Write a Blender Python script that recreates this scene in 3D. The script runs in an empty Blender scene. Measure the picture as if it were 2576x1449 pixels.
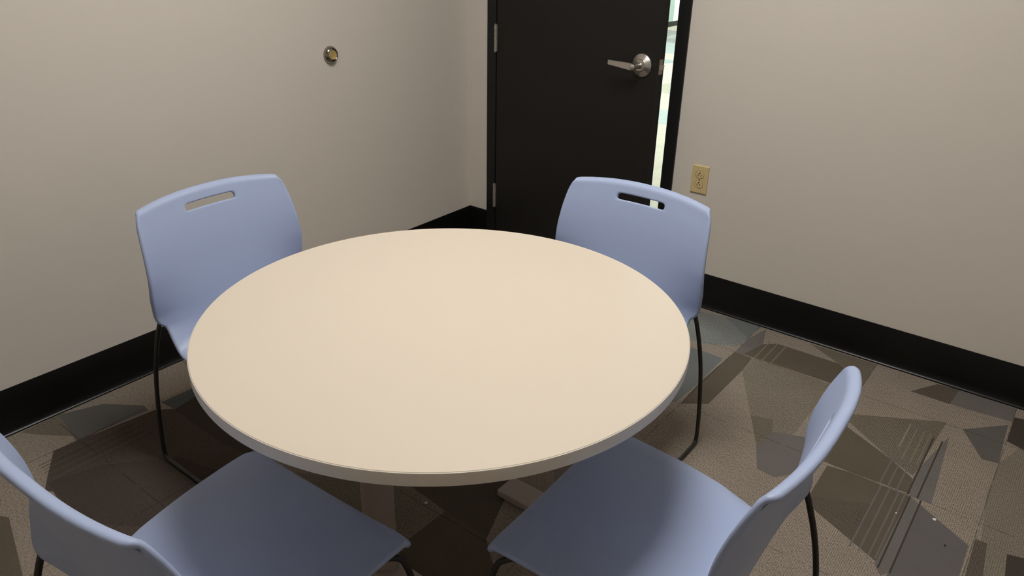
import bpy, bmesh, math, random
import numpy as np
from mathutils import Vector, Matrix
PI = math.pi
C = bpy.context.scene.collection
random.seed(4)

# ------------------------------------------------------------------ helpers
def link(name, me, mat=None, parent=None, smooth=False):
    o = bpy.data.objects.new(name, me); C.objects.link(o)
    if mat:
        for m in (mat if isinstance(mat, (list, tuple)) else [mat]): me.materials.append(m)
    if parent: o.parent = parent
    if smooth:
        me.polygons.foreach_set('use_smooth', [True]*len(me.polygons))
        try: me.set_sharp_from_angle(angle=math.radians(40))
        except Exception: pass
    return o
def from_bm(name, bm, mat=None, parent=None, smooth=False):
    bmesh.ops.recalc_face_normals(bm, faces=bm.faces[:])
    me = bpy.data.meshes.new(name); bm.to_mesh(me); bm.free()
    return link(name, me, mat, parent, smooth)
def tag(o, label=None, cat=None, group=None, kind=None):
    if label: o['label'] = label
    if cat: o['category'] = cat
    if group: o['group'] = group
    if kind: o['kind'] = kind
    return o
def empty(name, loc, rz=0.0):
    o = bpy.data.objects.new(name, None); C.objects.link(o)
    o.location = loc; o.rotation_euler = (0, 0, rz); o.empty_display_size = .1
    return o
def box(bm, lo, hi, bev=0.0, seg=2):
    lo = Vector(lo); hi = Vector(hi)
    r = bmesh.ops.create_cube(bm, size=1.0)
    vs = r['verts']
    for v in vs:
        v.co = Vector([(lo[i]+hi[i])/2 + v.co[i]*(hi[i]-lo[i]) for i in range(3)])
    if bev > 0:
        es = list({e for v in vs for e in v.link_edges})
        bmesh.ops.bevel(bm, geom=es, offset=bev, segments=seg, profile=.5, affect='EDGES')
def ring_loft(bm, rings, close_ring=True, cap=True):
    R = [[bm.verts.new(p) for p in ring] for ring in rings]
    n = len(R[0])
    for a, b in zip(R, R[1:]):
        for i in range(n if close_ring else n-1):
            j = (i+1) % n
            bm.faces.new((a[i], a[j], b[j], b[i]))
    if cap:
        bm.faces.new(R[0][::-1]); bm.faces.new(R[-1])
    return R
def lathe(bm, prof, M=Matrix(), n=48, cap=True):
    """prof: list of (radius, height) revolved about local z, then moved by M"""
    rings = [[M @ Vector((max(r, 1e-5)*math.cos(2*PI*i/n), max(r, 1e-5)*math.sin(2*PI*i/n), h)) for i in range(n)] for r, h in prof]
    ring_loft(bm, rings, True, cap)
def catmull(P, step=.006):
    P = [np.array(p, float) for p in P]
    Q = [2*P[0]-P[1]] + P + [2*P[-1]-P[-2]]
    out = []
    for i in range(1, len(Q)-2):
        p0, p1, p2, p3 = Q[i-1:i+3]
        # centripetal parameterisation keeps the bends free of overshoot
        t0 = 0; t1 = t0+max(np.linalg.norm(p1-p0), 1e-6)**.5; t2 = t1+max(np.linalg.norm(p2-p1), 1e-6)**.5; t3 = t2+max(np.linalg.norm(p3-p2), 1e-6)**.5
        n = max(2, int(np.linalg.norm(p2-p1)/step))
        for k in range(n):
            t = t1+(t2-t1)*k/n
            A1 = (t1-t)/(t1-t0)*p0+(t-t0)/(t1-t0)*p1
            A2 = (t2-t)/(t2-t1)*p1+(t-t1)/(t2-t1)*p2
            A3 = (t3-t)/(t3-t2)*p2+(t-t2)/(t3-t2)*p3
            B1 = (t2-t)/(t2-t0)*A1+(t-t0)/(t2-t0)*A2
            B2 = (t3-t)/(t3-t1)*A2+(t-t1)/(t3-t1)*A3
            out.append((t2-t)/(t2-t1)*B1+(t-t1)/(t2-t1)*B2)
    out.append(P[-1])
    return out
def tube(bm, P, r, n=14):
    P = [Vector(p) for p in P]
    rings = []; up = None
    for i, p in enumerate(P):
        t = (P[min(i+1, len(P)-1)]-P[max(i-1, 0)]).normalized()
        if up is None:
            up = Vector((0, 0, 1)) if abs(t.z) < .9 else Vector((0, 1, 0))
        a = t.cross(up).normalized(); up = a.cross(t).normalized()
        rings.append([p + a*(r*math.cos(2*PI*k/n)) + up*(r*math.sin(2*PI*k/n)) for k in range(n)])
    ring_loft(bm, rings)

# ------------------------------------------------------------------ materials
def srgb(r, g, b):
    f = lambda c: (c/255/12.92) if c/255 <= .04045 else ((c/255+.055)/1.055)**2.4
    return (f(r), f(g), f(b), 1)
class NT:
    def __init__(s, name):
        s.m = bpy.data.materials.new(name); s.m.use_nodes = True
        s.t = s.m.node_tree; s.n = s.t.nodes; s.l = s.t.links
        s.b = s.n['Principled BSDF']
    def node(s, typ, **kw):
        n = s.n.new(typ)
        for k, v in kw.items(): setattr(n, k, v)
        return n
    def math(s, op, a, b=None, c=None):
        n = s.n.new('ShaderNodeMath'); n.operation = op
        for i, x in enumerate((a, b, c)):
            if x is None: continue
            if isinstance(x, (int, float)): n.inputs[i].default_value = x
            else: s.l.new(x, n.inputs[i])
        return n.outputs[0]
    def mix(s, fac, a, b, mode='MIX'):
        n = s.n.new('ShaderNodeMix'); n.data_type = 'RGBA'; n.blend_type = mode
        for i, x in ((0, fac), (6, a), (7, b)):
            if isinstance(x, (int, float, tuple)): n.inputs[i].default_value = x
            else: s.l.new(x, n.inputs[i])
        return n.outputs[2]
    def noise(s, vec, scale, detail=2.0, rough=.5):
        n = s.n.new('ShaderNodeTexNoise'); n.inputs['Scale'].default_value = scale
        n.inputs['Detail'].default_value = detail; n.inputs['Roughness'].default_value = rough
        s.l.new(vec, n.inputs['Vector']); return n.outputs['Fac']
    def bump(s, h, strength, dist):
        n = s.n.new('ShaderNodeBump'); n.inputs['Strength'].default_value = strength
        n.inputs['Distance'].default_value = dist
        s.l.new(h, n.inputs['Height']); s.l.new(n.outputs[0], s.b.inputs['Normal'])
def plain(name, col, rough=.5, metal=0.0, vary=.06, scale=40, bump=0.0, bscale=400, spec=.5, bdist=.001):
    t = NT(name)
    tc = t.node('ShaderNodeTexCoord').outputs['Object']
    f = t.noise(tc, scale, 3)
    c0 = tuple(c*(1-vary) for c in col[:3])+(1,); c1 = tuple(min(1, c*(1+vary)) for c in col[:3])+(1,)
    t.l.new(t.mix(f, c0, c1), t.b.inputs['Base Color'])
    t.b.inputs['Roughness'].default_value = rough; t.b.inputs['Metallic'].default_value = metal
    t.b.inputs['Specular IOR Level'].default_value = spec
    if bump: t.bump(t.noise(tc, bscale, 2), bump, bdist)
    return t.m
M_wall = plain('wall_paint', (.625, .578, .518, 1), .75, vary=.012, scale=6, bump=.10, bscale=260, spec=.3)
M_ceil = plain('ceiling_tile', (.75, .73, .68, 1), .9, vary=.03, scale=60, bump=.3, bscale=120)
M_base = plain('black_cove_rubber', (.0045, .0043, .0042, 1), .32, vary=.1, scale=30, bump=.05, bscale=90, spec=.28)
M_frame = plain('black_door_frame_paint', (.0070, .0068, .0072, 1), .42, vary=.1, bump=.05, bscale=200, spec=.4)
M_blue = plain('blue_plastic', (.345, .41, .595, 1), .46, vary=.012, scale=12, bump=.12, bscale=900, spec=.5, bdist=.0004)
M_rod = plain('black_powder_coat', (.014, .0135, .012, 1), .42, vary=.1, bump=.08, bscale=900)
M_edge = plain('table_edge_band', (.72, .67, .59, 1), .45, vary=.02, scale=15)
M_post = plain('table_leg_paint', (.36, .30, .275, 1), .5, vary=.02)
M_metal = plain('satin_chrome', (.60, .57, .53, 1), .30, 1.0, vary=.04, scale=60)
M_steel = plain('dull_hinge_steel', (.50, .48, .45, 1), .48, 1.0, vary=.12, scale=120)
M_brass = plain('aged_brass', (.40, .34, .26, 1), .30, 1.0, vary=.2, scale=150)
M_nickel = plain('dark_nickel', (.34, .31, .27, 1), .17, 1.0, vary=.08, scale=60)
M_rubber = plain('tan_rubber', (.42, .31, .11, 1), .5, vary=.28, scale=130, bump=.3, bscale=220)
M_ivory = plain('ivory_plastic', (.60, .47, .235, 1), .38, vary=.02)
M_hole = plain('dark_slot', (.035, .02, .008, 1), .7)
M_crumb = plain('white_paper', (.75, .74, .70, 1), .8)
M_lint = plain('black_lint', (.012, .01, .012, 1), .9)
M_hallwall = plain('hall_wall_paint', (.62, .66, .58, 1), .7, vary=.02)
M_hallgrey = plain('hall_grey_panel', (.26, .30, .27, 1), .6, vary=.05)

def mat_laminate():
    t = NT('cream_laminate')
    tc = t.node('ShaderNodeTexCoord').outputs['Object']
    f = t.noise(tc, 3.0, 3); g = t.noise(tc, 700, 1)
    c = t.mix(f, (.608, .530, .435, 1), (.620, .543, .446, 1))
    t.l.new(t.mix(t.math('MULTIPLY', g, .06), c, (.50, .44, .36, 1)), t.b.inputs['Base Color'])
    t.b.inputs['Roughness'].default_value = .42; t.b.inputs['Specular IOR Level'].default_value = .35
    t.bump(t.noise(tc, 900, 2), .05, .0003)
    return t.m
M_lam = mat_laminate()

def mat_door():
    t = NT('dark_stained_door')
    tc = t.node('ShaderNodeTexCoord').outputs['Object']
    mp = t.node('ShaderNodeMapping'); mp.inputs['Scale'].default_value = (60, 60, 2.0); t.l.new(tc, mp.inputs['Vector'])
    f = t.noise(mp.outputs[0], 3, 4)
    t.l.new(t.mix(f, (.0088, .0078, .0072, 1), (.0122, .0110, .0102, 1)), t.b.inputs['Base Color'])
    t.b.inputs['Roughness'].default_value = .5; t.b.inputs['Specular IOR Level'].default_value = .3
    t.bump(f, .08, .0005)
    return t.m
M_door = mat_door()

def mat_carpet():
    t = NT('patterned_carpet_tile')
    at = t.node('ShaderNodeAttribute', attribute_name='yarn')
    col = at.outputs['Color']; amt = at.outputs['Alpha']
    pos = t.node('ShaderNodeTexCoord').outputs['Object']
    sx = t.node('ShaderNodeSeparateXYZ'); t.l.new(pos, sx.inputs[0])
    wob = t.noise(pos, 130, 2)
    xw = t.math('ADD', sx.outputs[0], t.math('MULTIPLY', wob, .0028))
    row = t.math('SINE', t.math('MULTIPLY', xw, 2*PI/.0054))            # tufted rows run along Y
    mp = t.node('ShaderNodeMapping'); mp.inputs['Scale'].default_value = (1.0, .42, 1.0); t.l.new(pos, mp.inputs['Vector'])
    loop = t.noise(mp.outputs[0], 330, 3, .7)
    fine = t.noise(pos, 520, 2, .6)
    big = t.noise(pos, 9, 3)
    rows = t.math('ADD', t.math('MULTIPLY', row, .17), t.math('MULTIPLY', t.math('SUBTRACT', loop, .5), 2.6))
    flat = t.math('ADD', t.math('MULTIPLY', t.math('SUBTRACT', fine, .5), .55), t.math('MULTIPLY', row, .02))
    g = t.math('ADD', t.math('MULTIPLY', rows, amt), flat)
    g = t.math('ADD', g, t.math('MULTIPLY', t.math('SUBTRACT', big, .5), .22))
    g = t.math('MAXIMUM', t.math('ADD', g, 1.0), .25)
    # seams of the 18-inch tiles
    def seam(s, off):
        fr = t.math('FRACT', t.math('ADD', t.math('DIVIDE', s, .4545), off))
        d = t.math('MINIMUM', fr, t.math('SUBTRACT', 1.0, fr))
        return t.math('LESS_THAN', d, .0030)
    se = t.math('MAXIMUM', seam(sx.outputs[0], -2.012/.4545+10), seam(sx.outputs[1], .725/.4545+10))
    brk = t.math('GREATER_THAN', t.noise(pos, 26, 2), .44)
    g = t.math('MULTIPLY', g, t.math('SUBTRACT', 1.0, t.math('MULTIPLY', t.math('MULTIPLY', se, brk), .45)))
    v = t.node('ShaderNodeVectorMath', operation='SCALE'); t.l.new(col, v.inputs[0]); t.l.new(g, v.inputs['Scale'])
    t.l.new(v.outputs[0], t.b.inputs['Base Color'])
    t.b.inputs['Roughness'].default_value = .95; t.b.inputs['Specular IOR Level'].default_value = .12
    t.bump(t.math('ADD', t.math('MULTIPLY', loop, amt), t.math('MULTIPLY', fine, .3)), .5, .002)
    return t.m
M_carpet = mat_carpet()

# ------------------------------------------------------------------ room shell
RX, RY, RH = 3.5, -3.8, 2.70            # room: x 0..RX, y RY..0
X0, X1 = .1133, 1.0953                  # outer edges of the door frame
FW = .0508; DH = 2.134                  # frame face, door opening height
WT = .125                               # wall thickness
def struct(o): o['kind'] = 'structure'; return o

bm = bmesh.new(); box(bm, (-WT, RY-WT, 0), (0, WT, RH)); struct(from_bm('wall_left', bm, M_wall))
bm = bmesh.new(); box(bm, (RX, RY-WT, 0), (RX+WT, WT, RH)); struct(from_bm('wall_right', bm, M_wall))
bm = bmesh.new(); box(bm, (0, RY-WT, 0), (RX, RY, RH)); struct(from_bm('wall_front', bm, M_wall))
bm = bmesh.new()
box(bm, (0, 0, 0), (X0+.03, WT, RH)); box(bm, (X1-.03, 0, 0), (RX, WT, RH)); box(bm, (X0+.03, 0, DH+.02), (X1-.03, WT, RH))
struct(from_bm('wall_back', bm, M_wall))
bm = bmesh.new(); box(bm, (-WT, RY-WT, RH), (RX+WT, WT, RH+.05)); struct(from_bm('ceiling', bm, M_ceil))

# ---- carpet: flat polygons of yarn colours on the floor, in metres ------------
YL = (0.241, 0.201, 0.165)    # light tan, looped
YM = (0.180, 0.153, 0.122)    # medium
YT = (0.140, 0.118, 0.092)    # darker looped taupe
YD = (0.103, 0.084, 0.063)    # dark brown
YX = (0.053, 0.043, 0.035)    # darkest brown
YG = (0.138, 0.124, 0.118)    # warm grey, flat
YV = (0.116, 0.105, 0.104)    # mauve grey, flat
YLD = (0.068, 0.053, 0.043)   # dark brown, looped, deepened for the blocked light on the left
YLX = (0.056, 0.043, 0.036)  # darkest left brown, shade near the chair put into its colour
YDT = (0.094, 0.077, 0.060)   # brown, looped
YGT = (0.104, 0.097, 0.089)   # charcoal grey
YGD = (0.085, 0.088, 0.084)   # deep blue grey
YB = (0.138, 0.147, 0.147)    # blue grey, flat
YS = (0.176, 0.179, 0.169)    # silvery, looped
pieces = [([(-.02, RY), (RX+.02, RY), (RX+.02, .13), (-.02, .13)], YL, 1.0)]
def area(p): return .5*sum(p[i][0]*p[(i+1) % len(p)][1]-p[(i+1) % len(p)][0]*p[i][1] for i in range(len(p)))
def split(p, a, b):
    ins, out = [], []
    d = lambda q: (b[0]-a[0])*(q[1]-a[1])-(b[1]-a[1])*(q[0]-a[0])
    for i, q in enumerate(p):
        r = p[(i+1) % len(p)]; dq, dr = d(q), d(r)
        if dq >= 0: ins.append(q)
        if dq <= 0: out.append(q)
        if dq*dr < 0:
            s = dq/(dq-dr); m = (q[0]+(r[0]-q[0])*s, q[1]+(r[1]-q[1])*s); ins.append(m); out.append(m)
    ok = lambda k: len(k) > 2 and abs(area(k)) > 1e-8
    return (ins if ok(ins) else None), (out if ok(out) else None)
def patch(poly, col, amt):
    """lay a convex yarn patch over what lies there"""
    global pieces
    if area(poly) < 0: poly = poly[::-1]
    res = []
    bx = (min(q[0] for q in poly), max(q[0] for q in poly), min(q[1] for q in poly), max(q[1] for q in poly))
    for p, c, a in pieces:
        xs = [q[0] for q in p]; ys = [q[1] for q in p]
        if max(xs) < bx[0] or min(xs) > bx[1] or max(ys) < bx[2] or min(ys) > bx[3]:
            res.append((p, c, a)); continue
        cur = p; outs = []
        for i in range(len(poly)):
            if cur is None: break
            cur, o = split(cur, poly[i], poly[(i+1) % len(poly)])
            if o: outs.append(o)
        if cur is None: res.append((p, c, a))
        else:
            res += [(o, c, a) for o in outs]; res.append((cur, col, amt))
    pieces = res
def stripes(xs, y0, y1, col, w=.0045, amt=.3):
    for x in xs: patch([(x-w/2, y0), (x+w/2, y0), (x+w/2, y1), (x-w/2, y1)], col, amt)
# right of the table
patch([(1.636, -0.384), (1.635, -0.268), (1.921, -0.273), (1.922, -0.641), (1.864, -0.811)], YM, 1)
patch([(1.327, -0.305), (1.278, -0.059), (1.408, -0.025), (1.559, -0.142), (1.548, -0.228), (1.432, -0.296)], YS, 1)
patch([(1.408, -0.025), (1.562, 0.004), (1.559, -0.142)], YB, 0.1)  # grey patch, blue of the hall light put into its colour
patch([(1.432, -0.296), (1.548, -0.228), (1.556, -0.344), (1.460, -0.348), (1.349, -0.348)], YL, 1)
patch([(1.559, -0.142), (1.586, -0.019), (1.621, -0.148), (1.592, -0.269), (1.560, -0.269)], YG, 0.55)
patch([(1.352, -0.354), (1.460, -0.348), (1.558, -0.347), (1.549, -0.552), (1.552, -0.711), (1.497, -0.756), (1.421, -0.553)], YB, 0.15)
patch([(1.560, -0.272), (1.630, -0.276), (1.636, -0.380), (1.632, -0.664), (1.557, -0.722), (1.549, -0.552)], YD, 0.35)
patch([(1.592, -0.269), (1.621, -0.148), (1.666, -0.106), (1.898, -0.106), (1.975, -0.160), (2.004, -0.274), (1.901, -0.273), (1.635, -0.268)], YD, 0.35)
patch([(1.762, -0.023), (2.012, -0.020), (1.983, -0.154), (1.898, -0.106)], YT, 0.7)
patch([(1.974, -0.155), (2.012, -0.020), (2.012, -0.222), (2.004, -0.274)], YT, 0.7)
patch([(1.771, -0.637), (1.838, -0.611), (1.861, -0.680), (1.855, -0.788)], YT, 0.7)
patch([(1.850, -0.785), (1.861, -0.680), (1.959, -0.637), (2.001, -0.830), (1.950, -0.896), (1.894, -0.890)], YG, 0.2)
patch([(2.024, -0.418), (2.335, -0.234), (2.278, -0.581), (2.275, -0.640), (2.200, -0.584), (2.023, -0.485)], YT, 1)
patch([(2.335, -0.234), (2.346, -0.267), (2.343, -0.709), (2.344, -0.724), (2.275, -0.640), (2.278, -0.581)], YG, 0.5)
patch([(2.023, -0.485), (2.200, -0.584), (2.275, -0.640), (2.286, -0.725), (2.120, -0.726), (2.003, -0.731)], YD, 0.08)
patch([(2.275, -0.640), (2.339, -0.665), (2.344, -0.724), (2.286, -0.725)], YG, 0.15)
patch([(2.056, -0.740), (2.120, -0.728), (2.287, -0.729), (2.279, -1.067), (2.208, -1.020), (2.083, -0.958), (2.058, -0.914)], YD, 0.08)
patch([(2.058, -0.914), (2.217, -0.829), (2.208, -1.020), (2.083, -0.958)], YDT, 0.7)
patch([(2.287, -0.729), (2.320, -0.749), (2.315, -1.074), (2.302, -1.099), (2.279, -1.067)], YG, 0.2)
patch([(2.320, -0.749), (2.458, -0.839), (2.459, -0.973), (2.459, -1.008), (2.314, -1.125)], YV, 0.02)
patch([(2.344, -0.268), (2.458, -0.145), (2.465, -0.395), (2.421, -0.403)], YGT, 0.25)
patch([(2.465, -0.395), (2.468, -0.249), (2.566, -0.273), (2.630, -0.887), (2.499, -0.992), (2.449, -0.447)], YM, 0.8)
patch([(2.468, -0.081), (2.544, -0.063), (2.567, -0.285), (2.468, -0.249)], YX, 0.2)
patch([(2.468, -0.801), (2.496, -0.799), (2.510, -0.967), (2.472, -0.997)], YDT, 0.8)
patch([(2.544, -0.810), (2.620, -0.786), (2.630, -0.887), (2.555, -0.947)], YX, 0.3)
patch([(2.155, -0.134), (2.219, -0.022), (2.289, -0.011), (2.281, -0.135)], YDT, 0.7)
patch([(2.289, -0.011), (2.468, -0.019), (2.465, -0.133), (2.311, -0.132), (2.281, -0.135)], YG, 0.2)
stripes((1.636, 1.665, 1.698), -.268, -.108, YM)
stripes((2.2035, 2.226, 2.250), -.725, -.500, YG); stripes((2.2035,), -.50, -.343, YL); stripes((2.226, 2.250, 2.268), -.56, -.36, YM)
stripes((2.280, 2.306), -.725, -.38, YX)
stripes((2.2095, 2.233, 2.258, 2.275), -1.045, -.728, YG); stripes((2.289, 2.3175), -1.075, -.728, YX)
# left of the table
patch([(0.017, -2.197), (0.017, -2.113), (0.015, -2.067), (0.198, -2.099), (0.064, -2.164)], YT, 0.7)
patch([(0.015, -2.067), (0.064, -1.948), (0.176, -1.868), (0.213, -1.874), (0.198, -2.099)], YGT, 0.12)
patch([(0.190, -2.166), (0.198, -2.099), (0.215, -1.875), (0.266, -1.818), (0.395, -1.805), (0.670, -1.791), (0.821, -1.899), (0.358, -2.265), (0.299, -2.229)], YLD, 0.7)
patch([(0.351, -2.262), (0.670, -1.791), (1.046, -2.060), (0.745, -2.302), (0.536, -2.272)], YLD, 0.6)
patch([(0.330, -2.242), (0.365, -2.111), (0.511, -1.944), (0.676, -1.905), (0.744, -2.142), (0.555, -2.260)], YLX, 0.5)
patch([(0.203, -1.816), (0.205, -1.712), (0.228, -1.638), (0.679, -1.681), (0.654, -1.808), (0.553, -1.823), (0.332, -1.819)], YX, 0.25)
patch([(0.202, -1.823), (0.205, -1.712), (0.251, -1.699), (0.275, -1.816)], YGD, 0.15)
patch([(0.298, -2.415), (0.394, -2.371), (0.654, -2.442), (0.564, -2.514)], YD, 0.4)
stripes((.200,), -2.16, -1.98, YX); stripes((.232, .262, .292, .322), -2.225, -1.93, (.085, .072, .060), .0028); stripes((.247, .277, .307, .337), -2.225, -1.90, YX, .003)
# under the table
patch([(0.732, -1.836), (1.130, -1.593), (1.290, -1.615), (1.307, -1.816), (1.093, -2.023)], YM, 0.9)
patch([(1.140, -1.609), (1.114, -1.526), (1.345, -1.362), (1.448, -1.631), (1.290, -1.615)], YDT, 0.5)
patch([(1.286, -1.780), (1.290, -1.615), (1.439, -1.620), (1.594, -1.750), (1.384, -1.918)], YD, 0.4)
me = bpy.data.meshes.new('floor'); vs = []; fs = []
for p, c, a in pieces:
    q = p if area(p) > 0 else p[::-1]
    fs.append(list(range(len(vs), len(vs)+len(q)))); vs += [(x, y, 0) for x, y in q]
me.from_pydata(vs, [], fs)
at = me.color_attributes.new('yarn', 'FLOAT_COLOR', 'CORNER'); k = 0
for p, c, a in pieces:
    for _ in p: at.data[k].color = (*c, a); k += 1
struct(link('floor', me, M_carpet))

# ---- cove base ---------------------------------------------------------------
BH = .1519
COVE = [(0, BH), (.0028, BH), (.0034, BH-.001), (.0034, .034), (.0042, .024), (.0060, .0155), (.0088, .0090), (.0120, .0052), (.0140, .0038), (.0144, .0022), (.0144, 0), (0, 0)]
def cove(name, a, b, nrm):
    bm = bmesh.new(); a = Vector(a); b = Vector(b); nrm = Vector(nrm)
    ring_loft(bm, [[p+nrm*d+Vector((0, 0, z)) for d, z in COVE] for p in (a, b)])
    return struct(from_bm(name, bm, M_base, smooth=True))
cove('baseboard_left', (0, RY, 0), (0, 0, 0), (1, 0, 0))
cove('baseboard_back', (0, 0, 0), (X0, 0, 0), (0, -1, 0))
cove('baseboard_back', (X1, 0, 0), (RX, 0, 0), (0, -1, 0))
cove('baseboard_right', (RX, RY, 0), (RX, 0, 0), (-1, 0, 0))

# ---- door frame --------------------------------------------------------------
bm = bmesh.new(); FY = -.008
for xa, xb in ((X0, X0+FW), (X1-FW, X1)):
    box(bm, (xa, FY, 0), (xb, WT+.008, DH+FW), .0015)
box(bm, (X0+FW-.002, FY, DH), (X1-FW+.002, WT+.008, DH+FW), .0015)
box(bm, (X0+FW-.001, .050, 0), (X0+FW+.016, .11, DH)); box(bm, (X1-FW-.016, .050, 0), (X1-FW+.001, .11, DH)); box(bm, (X0+FW, .05, DH-.016), (X1-FW, .11, DH+.001))
struct(from_bm('trim_1', bm, M_frame))

# ---- door leaf, ajar ----------------------------------------------------------
DW, DT = .872, .0445
HX, HY = X0+FW+.002, -.013               # hinge pin
door = struct(empty('door_1', (HX, HY, 0), -math.radians(6.9)))
bm = bmesh.new(); box(bm, (.002, .006, .012), (DW, .006+DT, DH-.004), .0015)
from_bm('door_leaf', bm, M_door, door)
def hinge(z):
    bm = bmesh.new()
    h = .1143
    for k in range(5):
        za = z-h/2+h*k/5
        lathe(bm, [(.0058, za+.0004), (.0066, za+.0012), (.0066, za+h/5-.0012), (.0058, za+h/5-.0004)], Matrix(), 20)
    lathe(bm, [(.0015, z+h/2), (.0062, z+h/2+.001), (.0062, z+h/2+.003), (.001, z+h/2+.0055)], Matrix(), 20)
    lathe(bm, [(.001, z-h/2-.0055), (.0062, z-h/2-.003), (.0062, z-h/2-.001), (.0015, z-h/2)], Matrix(), 20)
    o = from_bm('hinge', bm, M_steel, door, True)
    b2 = bmesh.new(); box(b2, (.003, .0005, z-h/2), (.0075, .030, z+h/2), .0006)
    lf = from_bm('hinge_leaf', b2, M_steel, o)
    return o
for hz in (.9857, .246, 1.90): hinge(hz)
# lever set
LZ = .974; LX = DW-.070
hnd = None
Mx = Matrix.Translation((LX, .006, LZ)) @ Matrix.Rotation(PI/2, 4, 'X')      # local z -> -y (towards the room)
bm = bmesh.new(); lathe(bm, [(.0445, -.001), (.0445, .003), (.0425, .0055), (.024, .0115), (.0225, .013), (.0215, .0165), (.015, .018), (.0005, .018)], Mx, 64)
hnd = from_bm('door_handle', bm, M_metal, door, True)
bm = bmesh.new(); lathe(bm, [(.0125, .016), (.0105, .026), (.0100, .050), (.0118, .060), (.0115, .068), (.006, .072), (.0005, .0725)], Mx, 36)
from_bm('handle_neck', bm, M_metal, hnd, True)
bm = bmesh.new()
secs = []
for x, zc, hh, y0, y1 in ((.008, 0, .010, .050, .068), (-.010, .000, .0135, .052, .0675), (-.030, .0005, .0130, .055, .066), (-.065, .0015, .0115, .057, .065), (-.100, .0025, .0100, .058, .065), (-.117, .003, .0094, .058, .065)):
    r = .002
    secs.append([Vector((LX+x, .006-y, LZ+zc+z)) for y, z in ((y0, -hh+r), (y0+r, -hh), (y1-r, -hh), (y1, -hh+r), (y1, hh-r), (y1-r, hh), (y0+r, hh), (y0, hh-r))])
ring_loft(bm, secs); from_bm('handle_lever', bm, M_metal, hnd, False)
bm = bmesh.new(); lathe(bm, [(.0060, .0665), (.0060, .0712), (.0048, .0722), (.0003, .0722)], Matrix.Translation((-.003, 0, .0)) @ Mx, 24)
from_bm('lock_button', bm, M_steel, hnd, True)
bm = bmesh.new(); box(bm, (DW-.0005, .006+.011, LZ-.0285), (DW+.0012, .006+.036, LZ+.0285), .0006)
lp = from_bm('latch_plate', bm, M_brass, door)
bm = bmesh.new()
ring_loft(bm, [[Vector((DW, y, z)) for y, z in ((.0195, LZ-.009), (.036, LZ-.009), (.036, LZ+.009), (.0195, LZ+.009))],
               [Vector((DW+.0115, y, z)) for y, z in ((.0315, LZ-.0085), (.036, LZ-.0085), (.036, LZ+.0085), (.0315, LZ+.0085))]])
from_bm('latch_bolt', bm, M_metal, lp)

# ---- hall seen through the gap ---------------------------------------------------
HL, HR, HE = -3.15, 3.2, 12.0
hallp = []
rnd = random.Random(11)
pieces_room = pieces
pieces = [([(HL, .13), (HR, .13), (HR, HE), (HL, HE)], YL, .5)]
for k in range(120):
    x = rnd.uniform(HL, 2.0); y = rnd.uniform(.2, HE)
    if abs((x-1.03)+(y)*.497) > 1.2: continue
    s = rnd.uniform(.15, .45); a0 = rnd.choice((0, .6, -.7, 1.2)); n = rnd.choice((3, 4, 4))
    patch([(x+s*math.cos(a0+2*PI*i/n)*1.2, y+s*math.sin(a0+2*PI*i/n)) for i in range(n)], rnd.choice((YM, YG, YB, YS, YT)), rnd.choice((.2, .6)))
me = bpy.data.meshes.new('hall_floor'); vs = []; fs = []
for p, c, a in pieces:
    q = p if area(p) > 0 else p[::-1]
    fs.append(list(range(len(vs), len(vs)+len(q)))); vs += [(x, y, 0) for x, y in q]
me.from_pydata(vs, [], fs)
at = me.color_attributes.new('yarn', 'FLOAT_COLOR', 'CORNER'); k = 0
for p, c, a in pieces:
    for _ in p: at.data[k].color = (*c, a); k += 1
struct(link('floor_hall', me, M_carpet))
bm = bmesh.new(); box(bm, (HL-.1, .12, 0), (HL, HE, 2.9)); struct(from_bm('wall_hall_left', bm, M_hallwall))
bm = bmesh.new(); box(bm, (HR, .13, 0), (HR+.1, HE, 2.9)); struct(from_bm('wall_hall_right', bm, M_hallwall))
bm = bmesh.new(); box(bm, (HL-.1, HE, 0), (HR+.1, HE+.1, 2.9)); struct(from_bm('wall_hall_end', bm, M_hallwall))
bm = bmesh.new(); box(bm, (HL-.1, .05, 0), (-.13, .125, 2.9)); struct(from_bm('wall_hall_near', bm, M_hallwall))
bm = bmesh.new(); box(bm, (HL-.1, .05, 2.9), (HR+.1, HE+.1, 2.95)); struct(from_bm('ceiling_hall', bm, M_ceil))
bm = bmesh.new(); box(bm, (HL-.01, .13, 0), (HL+.016, HE, .07)); struct(from_bm('baseboard_hall', bm, M_base))
bm = bmesh.new(); box(bm, (HL, 7.3, .072), (HL+.012, 8.38, 2.2), .004); struct(from_bm('trim_2', bm, M_hallgrey))

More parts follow.
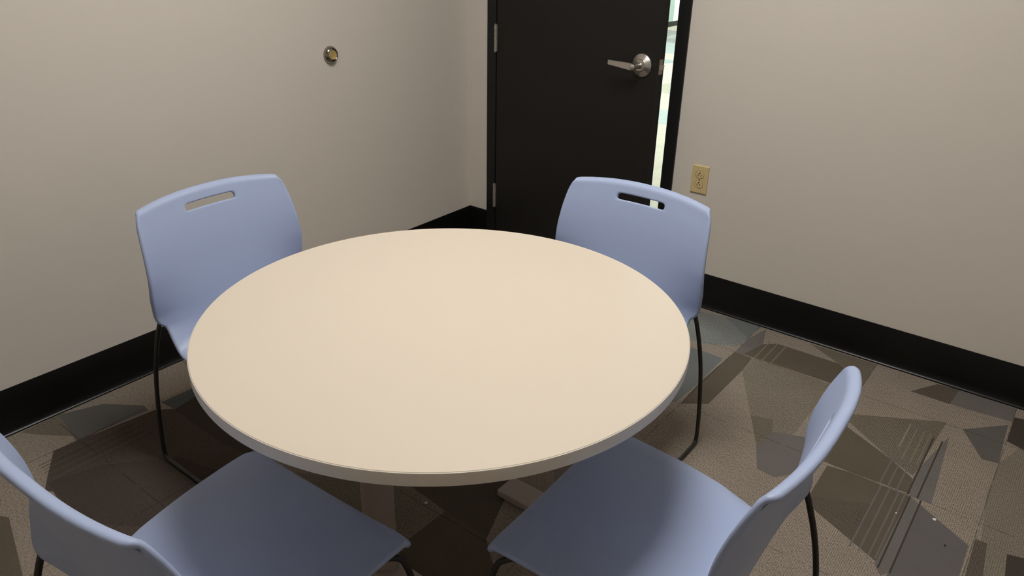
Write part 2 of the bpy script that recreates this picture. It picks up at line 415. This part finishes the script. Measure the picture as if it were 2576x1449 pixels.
# ------------------------------------------------------------------ table
TX, TY, TR, TZ, TT = 1.4618, -1.7847, .4987, .737, .0266
table = tag(empty('round_table', (TX, TY, 0)), 'round cream laminate table with grey edge band, between the four blue chairs', 'table')
bm = bmesh.new()
lathe(bm, [(.001, TZ-.004), (TR-.004, TZ-.004), (TR-.0016, TZ-.004), (TR-.0016, TZ-.0009), (TR-.0026, TZ), (.001, TZ)], n=160)
from_bm('tabletop', bm, M_lam, table, True)
bm = bmesh.new()
lathe(bm, [(.001, TZ-TT), (TR-.003, TZ-TT), (TR-.0008, TZ-TT+.001), (TR, TZ-TT+.003), (TR, TZ-.0030), (TR-.0006, TZ-.0014), (TR-.0016, TZ-.0009), (TR-.0022, TZ-.0042), (.001, TZ-.0042)], n=160)
from_bm('edge_band', bm, M_edge, table, True)
def rrect(cx, cy, hx, hy, r, z, ang, n=5):
    out = []
    for k, (sx, sy) in enumerate(((1, 1), (-1, 1), (-1, -1), (1, -1))):
        for i in range(n):
            a = PI/2*k+PI/2*i/(n-1)
            x = sx*(hx-r)+r*math.cos(a); y = sy*(hy-r)+r*math.sin(a)
            out.append(Vector((cx+x*math.cos(ang)-y*math.sin(ang), cy+x*math.sin(ang)+y*math.cos(ang), z)))
    return out
for cx, cy, fx0, fx1, fy0, fy1 in ((1.314, -1.873, 1.275, 1.520, -1.908, -1.836), (1.580, -1.452, 1.362, 1.630, -1.478, -1.402)):
    bm = bmesh.new()
    ring_loft(bm, [rrect(cx-TX, cy-TY, .037, .022, .010, z, .72 if cy < -1.6 else .3) for z in (.012, TZ-TT-.004)])
    leg = from_bm('leg', bm, M_post, table, True)
    bm = bmesh.new()
    box(bm, (fx0-TX, fy0-TY, 0), (fx1-TX, fy1-TY, .024), .005, 3)
    from_bm('foot', bm, M_post, leg, True)
    bm = bmesh.new(); box(bm, (cx-TX-.06, cy-TY-.06, TZ-TT-.006), (cx-TX+.06, cy-TY+.06, TZ-TT+.0005), .001)
    from_bm('mounting_plate', bm, M_rod, leg)

# ------------------------------------------------------------------ chairs
H = .0125                                             # shell thickness
PROF = [(.476, .400), (.4745, .412), (.468, .4215), (.455, .4265), (.43, .4285), (.37, .4270), (.29, .4225), (.21, .4120), (.15, .4010), (.115, .3955), (.090, .4000), (.070, .4180), (.058, .446), (.049, .490), (.0405, .54), (.0280, .60), (.0125, .67), (-.0040, .73), (-.0145, .763), (-.0190, .7770), (-.0220, .7855), (-.0270, .7910), (-.0330, .7925)]
PP = np.array(catmull([(x, 0, z) for x, z in PROF], .003))[:, [0, 2]]
TT_ = np.concatenate([[0], np.cumsum(np.hypot(*np.diff(PP, axis=0).T))])
LEN = TT_[-1]
def t_of(key, v):
    if key == 'z':
        i = np.where((PP[:, 0] < .085) & (TT_ > .3))[0]
        return float(np.interp(v, PP[i, 1], TT_[i]))
    i = np.where((PP[:, 0] > .09))[0]
    return float(np.interp(-v, -PP[i, 0], TT_[i]))
WKEY = [(0, .2225)] + [(t_of(k, v), w) for k, v, w in (
    ('x', .46, .2240), ('x', .40, .2230), ('x', .30, .2195), ('x', .20, .2150), ('x', .12, .2125), ('x', .10, .2115),
    ('z', .440, .2095), ('z', .453, .2095), ('z', .462, .2110), ('z', .468, .2140), ('z', .473, .2205), ('z', .480, .2270), ('z', .489, .2315), ('z', .502, .2345),
    ('z', .55, .2395), ('z', .60, .2395), ('z', .65, .2365), ('z', .71, .2310), ('z', .765, .2235), ('z', .785, .2185))] + [(LEN, .2135)]
CKEY = [(0, 0), (t_of('z', .425), 0), (t_of('z', .46), -.012), (t_of('z', .49), -.014), (t_of('z', .55), .010), (t_of('z', .61), .0295), (t_of('z', .66), .034), (t_of('z', .71), .035), (t_of('z', .765), .033), (LEN, .031)]
_tt = np.linspace(0, LEN, 600)
def smooth(keys, win):
    y = np.interp(_tt, [k[0] for k in keys], [k[1] for k in keys])
    ker = np.hanning(win+2)[1:-1]; ker /= ker.sum()
    yp = np.concatenate([np.full(win, 2*y[0])-y[win:0:-1], y, np.full(win, 2*y[-1])-y[-2:-win-2:-1]])
    return np.convolve(yp, ker, 'same')[win:-win]
W_ = smooth(WKEY, 5); C_ = smooth(CKEY, 41)
T_SEAT = t_of('x', .12); T_BACK = t_of('z', .52)
def S(u, tn):
    """mid-surface of the one-piece shell: u across (-1..1), tn along the profile (seat lip -> top of back)"""
    w = float(np.interp(tn, _tt, W_))
    au = abs(u)
    def corner(r, ww):
        d = max(0.0, au*ww-(ww-r)); return r-math.sqrt(max(0.0, r*r-min(d, r)**2))
    start = corner(.024, .2225)
    drop = corner(.012, .2145)
    t = tn + start*max(0.0, 1-tn/.12) - drop*max(0.0, 1-(LEN-tn)/.06)
    x = float(np.interp(t, TT_, PP[:, 0])); z = float(np.interp(t, TT_, PP[:, 1]))
    c = float(np.interp(t, _tt, C_))*au**2.6
    x += c
    sc_ = max(0.0, min(1.0, (t-T_BACK)/(LEN-T_BACK)))
    z -= .0155*au*au*sc_**1.5                          # crowned top edge
    seatf = max(0.0, min(1.0, (T_SEAT-t)/.06+1.0))
    z += seatf*(.005*au**2 - (.006+.008*max(0.0, min(1.0, (t-t_of('x', .20))/.07)))*max(0.0, (au-.83)/.17)**2)
    return np.array((x, u*w, z))
def SN(u, tn):
    e = 1e-3; uu = max(-1+2e-3, min(1-2e-3, u)); t2 = max(2e-3, min(LEN-2e-3, tn))
    if abs(u) > .985: uu = math.copysign(.975, u)
    du = S(uu+e, t2)-S(uu-e, t2); dt = S(uu, t2+e)-S(uu, t2-e)
    n = np.cross(du, dt); n /= np.linalg.norm(n)
    return n                                           # seat: up / back: forward
def make_shell():
    NU = 48
    us = [v*(1.45-.45*v*v) for v in np.linspace(-1, 1, NU+1)]
    ts = list(np.arange(0, .03, .003)) + list(np.arange(.03, t_of('z', .44), .0085)) + list(np.arange(t_of('z', .44), t_of('z', .51), .0022)) + list(np.arange(t_of('z', .51), t_of('z', .715), .008)) + list(np.arange(t_of('z', .715), LEN-.0012, .0035)) + [LEN]
    ts = np.array(ts); NTR = len(ts)-1
    dom = []; idx = {}
    tc = t_of('z', .7545); hA, hB, hr = .0790, .0120, .0105      # hand slot
    wS = float(np.interp(tc, _tt, W_))
    i0 = max(i for i in range(NU+1) if us[i]*wS < -hA-.014); i1 = min(i for i in range(NU+1) if us[i]*wS > hA+.014)
    j0 = max(j for j in range(NTR+1) if ts[j] < tc-hB-.010); j1 = min(j for j in range(NTR+1) if ts[j] > tc+hB+.010)
    for j in range(NTR+1):
        for i in range(NU+1):
            if i0 < i < i1 and j0 < j < j1: continue
            idx[i, j] = len(dom); dom.append((us[i], ts[j]))
    quads = []
    for j in range(NTR):
        for i in range(NU):
            if i0 <= i < i1 and j0 <= j < j1: continue
            quads.append((idx[i, j], idx[i+1, j], idx[i+1, j+1], idx[i, j+1]))
    per = [(i, j0) for i in range(i0, i1)] + [(i1, j) for j in range(j0, j1)] + [(i, j1) for i in range(i1, i0, -1)] + [(i0, j) for j in range(j1, j0, -1)]
    ring0 = [idx[p] for p in per]
    ulo, uhi, tlo, thi = us[i0], us[i1], ts[j0], ts[j1]
    slot = []
    for i, j in per:
        p = (us[i]-(ulo+uhi)/2)/((uhi-ulo)/2)*hA; q = (ts[j]-(tlo+thi)/2)/((thi-tlo)/2)*hB
        cx = max(-hA+hr, min(hA-hr, p)); cy = max(-hB+hr, min(hB-hr, q))
        d = np.array((p-cx, q-cy)); d = d/np.linalg.norm(d)*hr
        slot.append(((cx+d[0])/wS, tc+cy+d[1]))
    K = 4; prev = ring0
    for k in range(1, K+1):
        cur = []
        for m, (i, j) in enumerate(per):
            f = k/K; cur.append(len(dom)); dom.append((us[i]*(1-f)+slot[m][0]*f, ts[j]*(1-f)+slot[m][1]*f))
        for m in range(len(per)):
            n = (m+1) % len(per); quads.append((prev[m], prev[n], cur[n], cur[m]))
        prev = cur
    hole = prev
    outer = [idx[i, 0] for i in range(NU)] + [idx[NU, j] for j in range(NTR)] + [idx[i, NTR] for i in range(NU, 0, -1)] + [idx[0, j] for j in range(NTR, 0, -1)]
    P = np.array([S(*d) for d in dom]); N = np.array([SN(*d) for d in dom])
    nV = len(dom)
    def tab(u, tn):                                    # the lower corners of the back thicken into sockets for the rods
        a = max(0.0, min(1.0, (abs(u)-.62)/.22)); b = max(0.0, min(1.0, (tn-TS0)/.012)); c = max(0.0, min(1.0, (TS1-tn)/.06))
        return .0045*a*a*(3-2*a)*b*c*c*(3-2*c)
    TS0, TS1 = t_of('z', .462), t_of('z', .60)
    HB = np.array([H/2+tab(*d) for d in dom])[:, None]
    V = list(map(tuple, P+N*H/2)) + list(map(tuple, P-N*HB))
    F = [tuple(q) for q in quads] + [tuple(nV+v for v in q[::-1]) for q in quads]
    for loop, sgn in ((outer, 1), (hole, -1)):
        n = len(loop); SEG = 6; rows = [loop]
        B = []
        for m in range(n):
            tg = P[loop[(m+1) % n]]-P[loop[m-1]]; b = np.cross(tg, N[loop[m]]); b /= (np.linalg.norm(b)+1e-12); B.append(b*sgn)
        if sgn < 0: B = [-(-b) for b in B]
        for s in range(1, SEG):
            ph = PI*s/SEG; row = []
            for m in range(n):
                row.append(len(V)); V.append(tuple(P[loop[m]]+N[loop[m]]*(H/2 if ph < PI/2 else float(HB[loop[m], 0]))*math.cos(ph)+B[m]*H/2*math.sin(ph)*(1.0 if sgn > 0 else .45)))
            rows.append(row)
        rows.append([nV+v for v in loop])
        for a, b in zip(rows, rows[1:]):
            for m in range(n):
                k = (m+1) % n; F.append((a[m], b[m], b[k], a[k]) if sgn > 0 else (a[m], a[k], b[k], b[m]))
    me = bpy.data.meshes.new('seat_shell'); me.from_pydata(V, [], F)
    bm = bmesh.new(); bm.from_mesh(me); bmesh.ops.recalc_face_normals(bm, faces=bm.faces[:]); bm.to_mesh(me); bm.free()
    return me
GRP = 'blue shell chairs around the round table'
def make_chair():
    root = empty('shell_chair', (0, 0, 0))
    sh = link('seat_shell', make_shell(), M_blue, root)
    sh.data.polygons.foreach_set('use_smooth', [True]*len(sh.data.polygons))
    for s in (1, -1):
        pts = [(.0370, .2215, .503), (.0345, .2250, .482), (.0240, .2305, .448), (.0040, .2375, .380), (-.0130, .2445, .300), (-.0270, .2500, .200), (-.0360, .2540, .100), (-.0395, .2550, .040), (-.0390, .2550, .022), (-.0330, .2550, .0105), (-.0200, .2550, .0066), (0, .2550, .0064),
               (.25, .2550, .0064), (.485, .2550, .0064), (.512, .2550, .0070), (.524, .2545, .013), (.527, .2540, .026), (.519, .2520, .08), (.495, .2470, .20), (.469, .2390, .32), (.4560, .2320, .378), (.4500, .2260, .397), (.434, .2140, .4065), (.40, .1980, .4090), (.30, .1950, .4060), (.20, .1920, .3970), (.14, .1900, .3925)]
        bm = bmesh.new(); tube(bm, catmull([(x, s*y, z) for x, y, z in pts], .007), .0063)
        from_bm('sled_leg', bm, M_rod, root, True)
    for x, z in ((.385, .4040), (.165, .3900)):
        bm = bmesh.new(); tube(bm, [(x, -.193, z), (x, -.06, z), (x, .06, z), (x, .193, z)], .0055)
        from_bm('crossbar', bm, M_rod, root, True)
    return root
def copy_tree(o, parent=None):
    c = o.copy(); C.objects.link(c)
    if parent: c.parent = parent
    for ch in list(o.children): copy_tree(ch, c)
    return c
proto = make_chair()
SPOTS = [(.530, -1.718, 0.0, 'blue plastic shell chair against the left wall, its back below the round wall bumper'),
         (1.441, -.936, -PI/2, 'blue plastic shell chair standing in front of the ajar black door'),
         (2.207, -1.739, PI+.028, 'blue plastic shell chair right of the table, seen from the side, facing left'),
         (1.409, -2.544, PI/2+.040, 'blue plastic shell chair in the lower left corner, turned with its back to the viewer')]
for i, (x, y, rz, lab) in enumerate(SPOTS):
    o = proto if i == 0 else copy_tree(proto)
    o.location = (x, y, 0); o.rotation_euler = (0, 0, rz); tag(o, lab, 'chair', GRP)

# ------------------------------------------------------------------ small wall and floor things
bump = tag(empty('wall_bumper', (0, -.823, .988)), 'round metal door bumper with a tan rubber centre on the left wall', 'door stop')
Mw = Matrix.Rotation(PI/2, 4, 'Y')
bm = bmesh.new(); lathe(bm, [(.0325, 0), (.0328, .003), (.0318, .007), (.0290, .0125), (.0255, .0165), (.0225, .0185), (.0200, .0188), (.0186, .0175), (.0180, .012), (.0005, .011)], Mw, 56)
from_bm('metal_ring', bm, M_nickel, bump, True)
bm = bmesh.new(); lathe(bm, [(.0178, .011), (.0182, .018), (.0165, .0205), (.011, .0190), (.0005, .0180)], Mw, 40)
from_bm('rubber_pad', bm, M_rubber, bump, True)

out = tag(empty('wall_outlet', (1.2125, 0, .5452)), 'ivory duplex power outlet on the wall right of the black door', 'power outlet')
bm = bmesh.new()
def rect(hx, hz, y): return [Vector((-hx, y, -hz)), Vector((hx, y, -hz)), Vector((hx, y, hz)), Vector((-hx, y, hz))]
ring_loft(bm, [rect(.0350, .0572, .0005), rect(.0350, .0572, -.0025), rect(.0335, .0548, -.0058), rect(.0325, .0538, -.0062)])
from_bm('cover_plate', bm, M_ivory, out)
for sz in (1, -1):
    zc = sz*.0195
    bm = bmesh.new()
    def sock(r, y, fl): return [Vector((r*math.cos(a), y, zc+max(-fl, min(fl, r*math.sin(a))))) for a in [2*PI*k/48 for k in range(48)]]
    ring_loft(bm, [sock(.0172, -.004, .0142), sock(.0172, -.0072, .0142), sock(.0160, -.0082, .0132)])
    so = from_bm('socket', bm, M_ivory, out)
    bm = bmesh.new()
    box(bm, (-.0075, -.0086, zc-.0055), (-.0050, -.0078, zc+.0028)); box(bm, (.0048, -.0086, zc-.0045), (.0073, -.0078, zc+.0020))
    lathe(bm, [(.0028, .0076), (.0028, .0087)], Matrix.Translation((0, 0, zc+.0078)) @ Matrix.Rotation(PI/2, 4, 'X'), 16)
    from_bm('socket_slots', bm, M_hole, so)
    bm = bmesh.new()
    ring_loft(bm, [sock(.0186, -.0058, .0156), sock(.0186, -.0064, .0156)])
    from_bm('socket_gap_shade', bm, plain('ivory_shadow_gap', (.30, .21, .085, 1), .6) if sz == 1 else bpy.data.materials['ivory_shadow_gap'], so)  # shade of the gap round the socket, put in as a darker ring
bm = bmesh.new(); lathe(bm, [(.0032, .005), (.0030, .0068), (.0005, .0074)], Matrix.Rotation(PI/2, 4, 'X'), 20)
from_bm('screw', bm, M_steel, out, True)

def crumb(x, y, r, mat, name, lab, cat, grp, sq=.6):
    bm = bmesh.new(); bmesh.ops.create_icosphere(bm, subdivisions=2, radius=r)
    rr = random.Random(int(x*1000))
    for v in bm.verts:
        v.co *= 1+rr.uniform(-.2, .2); v.co.z = v.co.z*sq
    mz = min(v.co.z for v in bm.verts)
    for v in bm.verts: v.co += Vector((x, y, -mz+.0002))
    return tag(from_bm(name, bm, mat, None, True), lab, cat, grp)
crumb(1.228, -1.626, .0042, M_crumb, 'paper_crumb', 'tiny white crumb on the dark carpet under the table', 'crumb', 'white crumbs on the carpet')
crumb(2.3646, -.7912, .0050, M_crumb, 'paper_crumb', 'tiny white crumb on the carpet, larger of two near the right chair', 'crumb', 'white crumbs on the carpet', .4)
crumb(2.2747, -.8314, .0026, M_crumb, 'paper_crumb', 'tiny white speck on dark striped carpet, smaller of two near the right chair', 'crumb', 'white crumbs on the carpet')
crumb(2.4089, -.8803, .0028, M_lint, 'lint_speck', 'tiny black lint speck on the grey carpet patch in the lower right', 'lint', None)

# ------------------------------------------------------------------ lights
def troffer(x, y, z, lx, ly, strength, col, lab, name='ceiling_light', soft=1.0):
    o = tag(empty(name, (x, y, z)), lab, 'ceiling light', 'recessed ceiling lights')
    bm = bmesh.new(); w = .03
    for lo, hi in (((-lx/2-w, -ly/2-w, -.012), (lx/2+w, -ly/2, 0)), ((-lx/2-w, ly/2, -.012), (lx/2+w, ly/2+w, 0)), ((-lx/2-w, -ly/2, -.012), (-lx/2, ly/2, 0)), ((lx/2, -ly/2, -.012), (lx/2+w, ly/2, 0))):
        box(bm, lo, hi)
    from_bm('frame', bm, M_ceil, o)
    bm = bmesh.new(); box(bm, (-lx/2, -ly/2, -.008), (lx/2, ly/2, -.004))
    t = NT('diffuser_glow_%s' % lab[:24]); t.b.inputs['Base Color'].default_value = (.8, .8, .8, 1)
    t.b.inputs['Emission Color'].default_value = (*col, 1); t.b.inputs['Emission Strength'].default_value = strength
    from_bm('diffuser', bm, t.m, o)
    return o
WARM = (1.0, .975, .93)
troffer(1.50, -1.50, RH, .75, .75, 26.0, WARM, 'lit ceiling panel above the table')
HALL = (.80, 1.0, .97)
for hx, hy in ((-1.9, 1.6), (-1.9, 5.0), (-1.9, 9.0), (1.2, 3.4), (1.2, 7.5)):  # unseen panels, added to flood the hall and spill through the gap
    troffer(hx, hy, 2.9, 1.19, 1.19, 50.0, HALL, 'bright hall ceiling panel at %.0f by %.0f metres' % (hx+4, hy))

w = bpy.data.worlds.new('World'); bpy.context.scene.world = w; w.use_nodes = True
w.node_tree.nodes['Background'].inputs[0].default_value = (.02, .02, .02, 1)

# ------------------------------------------------------------------ camera
cam = bpy.data.cameras.new('camera'); co = bpy.data.objects.new('camera', cam); C.objects.link(co)
yaw, pitch, roll, fpx = 2.221, .4511, .0206, 1943.72
f = Vector((math.cos(pitch)*math.cos(yaw), math.cos(pitch)*math.sin(yaw), -math.sin(pitch)))
r = Vector((math.sin(yaw), -math.cos(yaw), 0)); u = r.cross(f)
r2 = math.cos(roll)*r+math.sin(roll)*u; u2 = -math.sin(roll)*r+math.cos(roll)*u
m = Matrix((r2, u2, -f)).transposed().to_4x4(); m.translation = (2.4263, -2.8254, 1.4894)
co.matrix_world = m
cam.sensor_fit = 'HORIZONTAL'; cam.sensor_width = 36.0; cam.lens = fpx/2576*36.0
cam.clip_start = .02; cam.clip_end = 60
sc = bpy.context.scene; sc.camera = co
sc.view_settings.view_transform = 'Standard'; sc.view_settings.look = 'None'
sc.view_settings.gamma = 1; sc.view_settings.use_curve_mapping = False
sc.view_settings.exposure = 0.0
